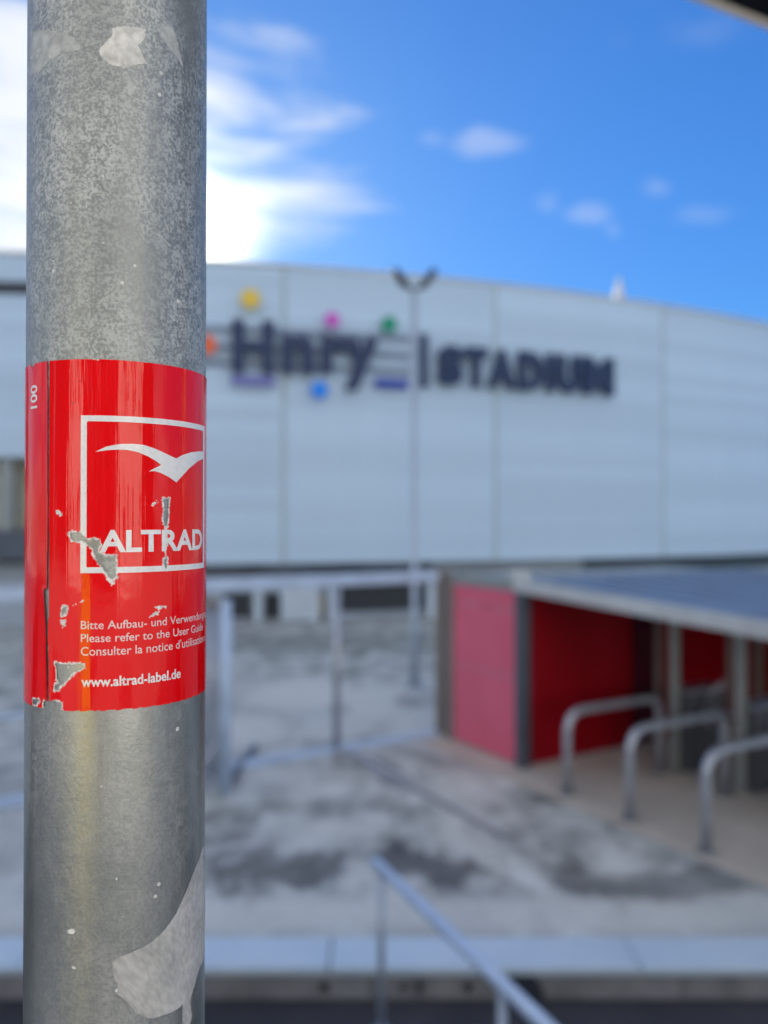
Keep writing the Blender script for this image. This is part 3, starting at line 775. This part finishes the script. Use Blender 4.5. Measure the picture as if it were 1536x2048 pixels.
def grid_mesh(name, s, z, keep, r, mat, parent, attr=None, zoff=PZ):
    """cells of a fine grid bent round the pole; keep is a mask per cell"""
    ns, nz_ = len(s), len(z)
    f = s / PR
    bx = N0.x * np.cos(f) + T0.x * np.sin(f); by = N0.y * np.cos(f) + T0.y * np.sin(f)
    rr = r if isinstance(r, np.ndarray) else np.full((nz_, ns), r)
    co = np.stack([bx[None] * rr, by[None] * rr, np.repeat((z + zoff)[:, None], ns, 1)], -1).reshape(-1, 3)
    jj, ii = np.nonzero(keep)
    a = jj * ns + ii; faces = np.stack([a, a + 1, a + 1 + ns, a + ns], 1)
    used, inv = np.unique(faces, return_inverse=True); faces = inv.reshape(faces.shape)
    me = bpy.data.meshes.new(name)
    me.from_pydata(co[used].tolist(), [], faces.tolist())
    me.materials.append(mat)
    me.polygons.foreach_set('use_smooth', np.ones(len(me.polygons), bool))
    if attr is not None:
        for k, v in attr.items():
            at = me.attributes.new(k, 'FLOAT', 'POINT'); at.data.foreach_set('value', v.reshape(-1)[used].astype(np.float32))
    me.update()
    o = bpy.data.objects.new(name, me); COL.objects.link(o); o.parent = parent
    return o

def zoom(pts, ox, oy, k): return [(ox + x / k, oy + y / k) for x, y in pts]
def polepoly(pts, r=PR): return [on_pole(x, y, r) for x, y in pts]
K2 = 3.657
SRD = PR + .00022
_, zt = on_pole(190, 716, SRD); _, zb = on_pole(200, 1424, SRD)
tears = [
    zoom([(435, 95), (510, 95), (530, 120), (570, 150), (620, 145), (655, 150), (650, 190), (640, 235), (690, 265), (770, 265), (772, 420), (740, 430), (700, 380), (660, 320), (620, 260), (610, 210), (560, 165), (500, 150), (455, 140)], 20, 1040, K2),
    zoom([(330, 1050), (400, 1055), (530, 1060), (535, 1080), (470, 1110), (430, 1150), (400, 1190), (370, 1205), (345, 1160), (345, 1090)], 20, 1040, K2),
    zoom([(330, 1205), (375, 1200), (350, 1240), (325, 1240)], 20, 1040, K2),
    zoom([(250, 1325), (330, 1325), (375, 1345), (370, 1405), (300, 1450), (250, 1440)], 20, 1040, K2),
    zoom([(165, 1310), (215, 1318), (190, 1350), (170, 1345)], 20, 1040, K2),
    zoom([(1128, 1130), (1158, 1128), (1152, 1260), (1142, 1325), (1128, 1300)], 20, 690, K2),
    zoom([(1128, 290), (1146, 285), (1142, 360), (1130, 355)], 20, 1040, K2),
    zoom([(385, 640), (412, 640), (405, 680), (382, 695)], 20, 1040, K2),
    zoom([(275, 112), (297, 112), (297, 660), (284, 700), (275, 600)], 20, 690, K2),
]
tears[-1] = [(96.5, 700), (99.0, 700), (98.5, 1120), (98.0, 1235), (95.6, 1260), (98.0, 1330), (98.5, 1440), (97.0, 1440), (94.5, 1330), (93.0, 1250), (89.0, 1180), (95.5, 1176), (96.8, 1050)]
scuffs = [
    zoom([(378, 625), (428, 628), (415, 700), (375, 710)], 20, 1040, K2), zoom([(372, 740), (412, 735), (408, 785), (385, 788)], 20, 1040, K2),
    zoom([(1055, 640), (1085, 625), (1145, 628), (1140, 645), (1090, 655)], 20, 1040, K2), zoom([(1008, 710), (1050, 680), (1090, 668), (1085, 690), (1040, 712)], 20, 1040, K2),
    zoom([(455, 625), (530, 590), (540, 600), (470, 630)], 20, 1040, K2), zoom([(1045, 1145), (1090, 1135), (1100, 1150), (1060, 1170), (1030, 1200)], 20, 690, K2),
    zoom([(330, 1205), (380, 1215), (385, 1250), (350, 1240)], 20, 690, K2), zoom([(700, 420), (770, 420), (760, 470), (740, 490), (715, 450)], 20, 1040, K2),
    zoom([(1128, 60), (1150, 60), (1160, 140), (1140, 260), (1126, 240), (1135, 140)], 20, 1040, K2), zoom([(585, 92), (640, 95), (645, 108), (590, 106)], 20, 690, K2),
]
def mat_label():
    b = MatB('red_label_vinyl')
    uv = b.coord()
    at = b.node('ShaderNodeAttribute'); at.attribute_name = 'wear'
    dk = b.node('ShaderNodeAttribute'); dk.attribute_name = 'dark'
    n = b.noise(b.coord(scale=(1, 1, .25)), 60, 4, .6)
    red = b.ramp(n, [(.3, (0.82, 0.0, 0.003)), (.7, (0.88, 0.001, 0.005))])
    paper = b.ramp(b.noise(uv, 1500, 3), [(.35, (0.55, 0.52, 0.50)), (.65, (0.88, 0.86, 0.84))])
    wr = b.ramp(at.outputs['Fac'], [(.35, 0.0), (.65, 1.0)])
    col = b.mix(wr, red, paper)
    col = b.mix(dk.outputs['Fac'], col, (0.05, 0.03, 0.03))
    b.set(Base_Color=col, Roughness=b.mix(wr, .07, .8))
    b.b.inputs['Specular IOR Level'].default_value = .36
    streak = b.noise(b.coord(scale=(1, 1, .035)), 330, 3, .6)
    dent = b.noise(uv, 190, 4, .6)
    b.bump(b.math('ADD', b.math('MULTIPLY', streak, .8), b.math('MULTIPLY', dent, .22)), .35, .00045)
    return b.m
M['label'] = mat_label()
smax = PR * 1.75
s = np.arange(-smax, smax, .00019); z = np.arange(zb, zt, .00021)
SS, ZZ = np.meshgrid(s, z)
seam_s = on_pole(96, 1000, SRD)[0]
wob = np.array([[0.0]])
def vnoise(freq, seed, octs=3):
    # value noise on the grid (numpy, cheap)
    rs = np.random.RandomState(seed); out = np.zeros(SS.shape); amp = 1.0; fr = freq
    for _ in range(octs):
        x = (SS - s[0]) * fr; y = (ZZ - z[0]) * fr
        g = rs.rand(int(y.max()) + 3, int(x.max()) + 3)
        xi = x.astype(int); yi = y.astype(int); fx = x - xi; fy = y - yi
        fx = fx * fx * (3 - 2 * fx); fy = fy * fy * (3 - 2 * fy)
        out += amp * (g[yi, xi] * (1 - fx) * (1 - fy) + g[yi, xi + 1] * fx * (1 - fy) + g[yi + 1, xi] * (1 - fx) * fy + g[yi + 1, xi + 1] * fx * fy)
        amp *= .5; fr *= 2
    return out / 1.75 - .5
nA = vnoise(900, 1); nB = vnoise(2200, 2); nC = vnoise(300, 3)
dist = np.full(SS.shape, 1.0)
for i, t in enumerate(tears):
    dd = sdist(polepoly(t, SRD), SS, ZZ)
    dist = np.minimum(dist, dd)
seamd = sdist(polepoly(tears[-1], SRD), SS, ZZ)
dj = dist + np.where(seamd < .0012, 0, nB * .0006 + nA * .0004)
wear = np.clip(1.05 - (dj - .0) / .0010 + nB * 1.6, 0, 1)
wear = np.where(seamd < .0012, wear * .3, wear)
for t in scuffs:
    dd = sdist(polepoly(t, SRD), SS, ZZ)
    wear = np.maximum(wear, np.clip(.5 - (dd + .0001 + nB * .0016) / .0007, 0, 1))
edge = np.minimum(zt - ZZ, ZZ - zb)
wear = np.maximum(wear, np.clip(.75 - edge / .0006 + nA * 1.2, 0, 1))
dark = np.zeros(SS.shape)
for (px, py, rp) in ((63, 747, 2.2), (146, 806, 2.2), (160, 763, 1.3), (139, 761, 1.0), (60, 741, 1.0)):
    a, b_ = on_pole(px, py, SRD); dark = np.maximum(dark, np.clip(1.4 - np.hypot(SS - a, (ZZ - b_) * 1.6) / (rp * .00014) + nB, 0, 1))
dark = np.maximum(dark, np.clip(.8 - np.abs(seamd - .0001) / .0003, 0, 1) * .6)
torn = dj < 0
bottom_rag = ZZ < zb + .0002 + np.maximum(nA, 0) * .0003
top_rag = ZZ > zt - .0001 - np.maximum(nC - .15, 0) * .006 * (SS < on_pole(215, 900, SRD)[0])
torn |= bottom_rag | top_rag
kc = ~(torn[:-1, :-1] | torn[1:, 1:])
# the lifted edge of the label next to its seam
lift = np.clip(1 - np.abs(seamd) / .0016, 0, 1) ** 2 * .00022 * (SS > seam_s - .003) 
label = grid_mesh('label', s, z, kc, SRD + lift + nC * .00002, M['label'], P, {'wear': wear, 'dark': dark})
label['label'] = 'glossy red label with white print and torn spots, wrapped round the pole'

def mat_print():
    b = MatB('white_label_print')
    n = b.noise(b.coord(), 700, 4, .65)
    b.set(Base_Color=b.ramp(n, [(.3, (0.74, 0.74, 0.75)), (.6, (0.84, 0.84, 0.85))]), Roughness=.22)
    return b.m
M['print'] = mat_print()
M['print_thin'] = plain('pale_label_print', (0.80, 0.66, 0.66), .3, var=.05, scale=600)
PRR = SRD + .00009
def wrap_bm(bm, r=PRR, step=.0007):
    """cut a flat (s, z) mesh into narrow vertical strips and bend it round the pole"""
    xs_ = [v.co.x for v in bm.verts]; x = min(xs_) + step
    while x < max(xs_):
        bmesh.ops.bisect_plane(bm, geom=bm.verts[:] + bm.edges[:] + bm.faces[:], plane_co=(x, 0, 0), plane_no=(1, 0, 0), dist=1e-7); x += step
    for v in bm.verts: v.co = cyl(v.co.x, v.co.y + PZ, r)
def print_poly(name, pts, parent=label):
    bm = nb(); bm.faces.new([bm.verts.new((a, b_, 0)) for a, b_ in pts]); bmesh.ops.triangulate(bm, faces=bm.faces[:])
    wrap_bm(bm); return obj(name, bm, M['print'], parent, True)
def print_text(name, txt, x0, ybase, ycap, x1, bold, mat, anchor=None, rot=False, spacing=1.0):
    me = text_mesh(txt, bold=bold, spacing=spacing, res=4)
    ref = text_mesh(anchor or txt, bold=bold, spacing=spacing, res=1)
    rx = max(v.co.x for v in ref.vertices); cap = text_mesh('H', res=1); ch = max(v.co.y for v in cap.vertices)
    mnx = min(v.co.x for v in me.vertices)
    s0, zb_ = on_pole(x0, ybase, SRD); s1, _ = on_pole(x1, ybase, SRD); _, zc = on_pole(x0, ycap, SRD)
    kx = (s1 - s0) / (rx - mnx); kz = (zc - zb_) / ch
    bm = nb(); bm.from_mesh(me)
    for v in bm.verts: v.co = Vector((s0 + (v.co.x - mnx) * kx, zb_ + v.co.y * kz, 0))
    wrap_bm(bm)
    bpy.data.meshes.remove(me); bpy.data.meshes.remove(ref); bpy.data.meshes.remove(cap)
    return obj(name, bm, mat, label, True)
# the logo frame: four bars cut by the same tears
f_l, f_t = on_pole(161.5, 830, SRD); f_l2, _ = on_pole(174.5, 843, SRD); _, f_b = on_pole(163, 1147, SRD)
f_r = on_pole(408.3, 950, SRD)[0]; bw = f_l2 - f_l
bars = ((SS >= f_l) & (SS <= f_r) & (ZZ <= f_t) & (ZZ >= f_b)) & ~((SS >= f_l + bw) & (SS <= f_r - bw) & (ZZ <= f_t - bw) & (ZZ >= f_b + bw))
bc = bars[:-1, :-1] & bars[1:, 1:] & ~((dj < .0001)[:-1, :-1])
grid_mesh('logo_frame', s, z, bc, PRR, M['print'], label)
bird = zoom([(625, 782), (700, 745), (800, 725), (900, 723), (980, 732), (1060, 758), (1130, 790), (1180, 815), (1215, 830), (1260, 805), (1320, 785), (1380, 778), (1415, 780), (1415, 828), (1370, 850), (1310, 900), (1260, 955), (1215, 1005), (1160, 965), (1100, 935), (1060, 922), (1015, 925), (1050, 905), (1105, 878), (1070, 850), (1010, 815), (940, 785), (860, 768), (780, 765), (700, 770)], 20, 690, K2)
print_poly('bird_emblem', polepoly(bird, SRD))
print_text('brand_lettering', 'ALTRAD', 199, 1103, 1062, 403.5, .03, M['print'])
print_text('small_lettering', 'Bitte Aufbau- und Verwendungsa', 162, 1258, 1242, 333, .005, M['print_thin'], 'Bitte Aufbau- und')
print_text('small_lettering', 'Please refer to the User Guide', 162, 1284, 1268, 405, .005, M['print_thin'])
print_text('small_lettering', "Consulter la notice d'utilisation a", 162, 1311, 1294, 345, .005, M['print_thin'], 'Consulter la notice')
print_text('web_lettering', 'www.altrad-label.de', 163, 1373, 1354, 361, .022, M['print'])
# the small number turned on its side near the seam
me = text_mesh('100', bold=.02, res=4); bm = nb(); bm.from_mesh(me)
co = np.array([v.co[:] for v in me.vertices]); mn, mxx = co.min(0), co.max(0)
s0, z0 = on_pole(75, 816, SRD); s1, _ = on_pole(62, 816, SRD); _, z1 = on_pole(70, 770, SRD)
for v in bm.verts:
    fx = (v.co.x - mn[0]) / (mxx[0] - mn[0]); fy = (v.co.y - mn[1]) / (mxx[1] - mn[1])
    v.co = Vector((s0 + (s1 - s0) * fy, z0 + (z1 - z0) * fx, 0))
wrap_bm(bm, step=.0005); obj('number_lettering', bm, M['print'], label, True)

# residues of old stickers on the steel
def residue(name, pts, mat, rag=.0006, step=.00022, r=PR + .00006, seed=11):
    pl = polepoly(pts); a = np.array(pl); s_ = np.arange(a[:, 0].min() - .001, a[:, 0].max() + .001, step); z_ = np.arange(a[:, 1].min() - .001, a[:, 1].max() + .001, step)
    X, Z = np.meshgrid(s_, z_)
    d = sdist(pl, X, Z)
    rs = np.random.RandomState(seed); nn = np.zeros(X.shape); amp = 1
    for fr in (500, 1100, 2400):
        x = (X - s_[0]) * fr; y = (Z - z_[0]) * fr; g = rs.rand(int(y.max()) + 3, int(x.max()) + 3); xi = x.astype(int); yi = y.astype(int); fx = x - xi; fy = y - yi
        nn += amp * (g[yi, xi] * (1 - fx) * (1 - fy) + g[yi, xi + 1] * fx * (1 - fy) + g[yi + 1, xi] * (1 - fx) * fy + g[yi + 1, xi + 1] * fx * fy); amp *= .5
    d = d + (nn / 1.75 - .5) * rag
    k = (d < 0); kc_ = k[:-1, :-1] & k[1:, 1:]
    return grid_mesh(name, s_, z_, kc_, r, mat, P)
def mat_paper(name, lo, hi, alpha, streak=None):
    b = MatB(name); c = b.coord()
    n = b.noise(c, 320, 5, .65, .3)
    if streak: n = b.math('ADD', b.math('MULTIPLY', b.noise(c, 110, 6, .6, .2), .6), b.math('MULTIPLY', b.noise(b.stretch(b.coord(rot=streak), (1, 1, .04)), 950, 2, .4), .4))
    b.set(Base_Color=b.ramp(n, [(.35, lo), (.65, hi)]), Roughness=.6, Alpha=b.ramp(n, [(.30, alpha[0]), (.65, alpha[1])]))
    return b.m
M['paper'] = mat_paper('torn_white_paper', (0.60, 0.60, 0.58), (0.80, 0.80, 0.78), (.8, 1.0))
M['glue'] = mat_paper('pale_glue_film', (0.45, 0.455, 0.45), (0.57, 0.57, 0.56), (.66, .94), (0, R(38), 0))
M['film'] = mat_paper('thin_grey_film', (0.52, 0.55, 0.56), (0.62, 0.65, 0.65), (.55, .85))
Z1 = 2.8444; Z4 = 3.16
residue('paper_remnant', zoom([(640, 160), (710, 145), (790, 155), (830, 165), (828, 210), (790, 255), (840, 365), (780, 368), (740, 385), (680, 385), (620, 370), (570, 320), (555, 290), (590, 250), (635, 210)], 0, 0, Z1), M['paper'])
residue('film_remnant', zoom([(220, 170), (330, 175), (430, 215), (465, 270), (455, 290), (350, 310), (280, 350), (220, 420), (175, 430), (175, 180)], 0, 0, Z1), M['film'], seed=12)
residue('film_remnant', zoom([(885, 165), (975, 135), (1000, 200), (1030, 330), (1050, 400), (960, 270)], 0, 0, Z1), M['film'], seed=13)
residue('glue_remnant', zoom([(1280, 920), (1225, 1080), (1170, 1220), (1110, 1350), (1050, 1440), (940, 1540), (860, 1580), (760, 1620), (705, 1665), (715, 1740), (740, 1800), (740, 1860), (800, 1910), (850, 1970), (930, 2015), (1000, 2005), (1080, 1980), (1150, 1930), (1150, 2060), (1195, 2060), (1215, 2000), (1200, 1900), (1250, 1720), (1290, 1600), (1298, 1300), (1298, 950)], 0, 1400, Z4), M['glue'], rag=.0003, seed=14)
for (px, py, rr, sd_) in ((143, 1863, 7, 21), (148, 1935, 4.5, 22), (247, 1834, 3.5, 23), (129, 1951, 3, 24), (207, 486, 3, 25)):
    residue('paint_speck', [(px + rr * math.cos(t) * 1.1, py + rr * .8 * math.sin(t)) for t in [k * .7854 for k in range(8)]], M['paper'], rag=.0007, seed=sd_)
residue('scratch', zoom([(880, 1322), (905, 1335), (940, 1365), (970, 1398), (965, 1400), (930, 1368), (900, 1342)], 0, 0, Z1), M['paper'], rag=.0, step=.00012, seed=31)
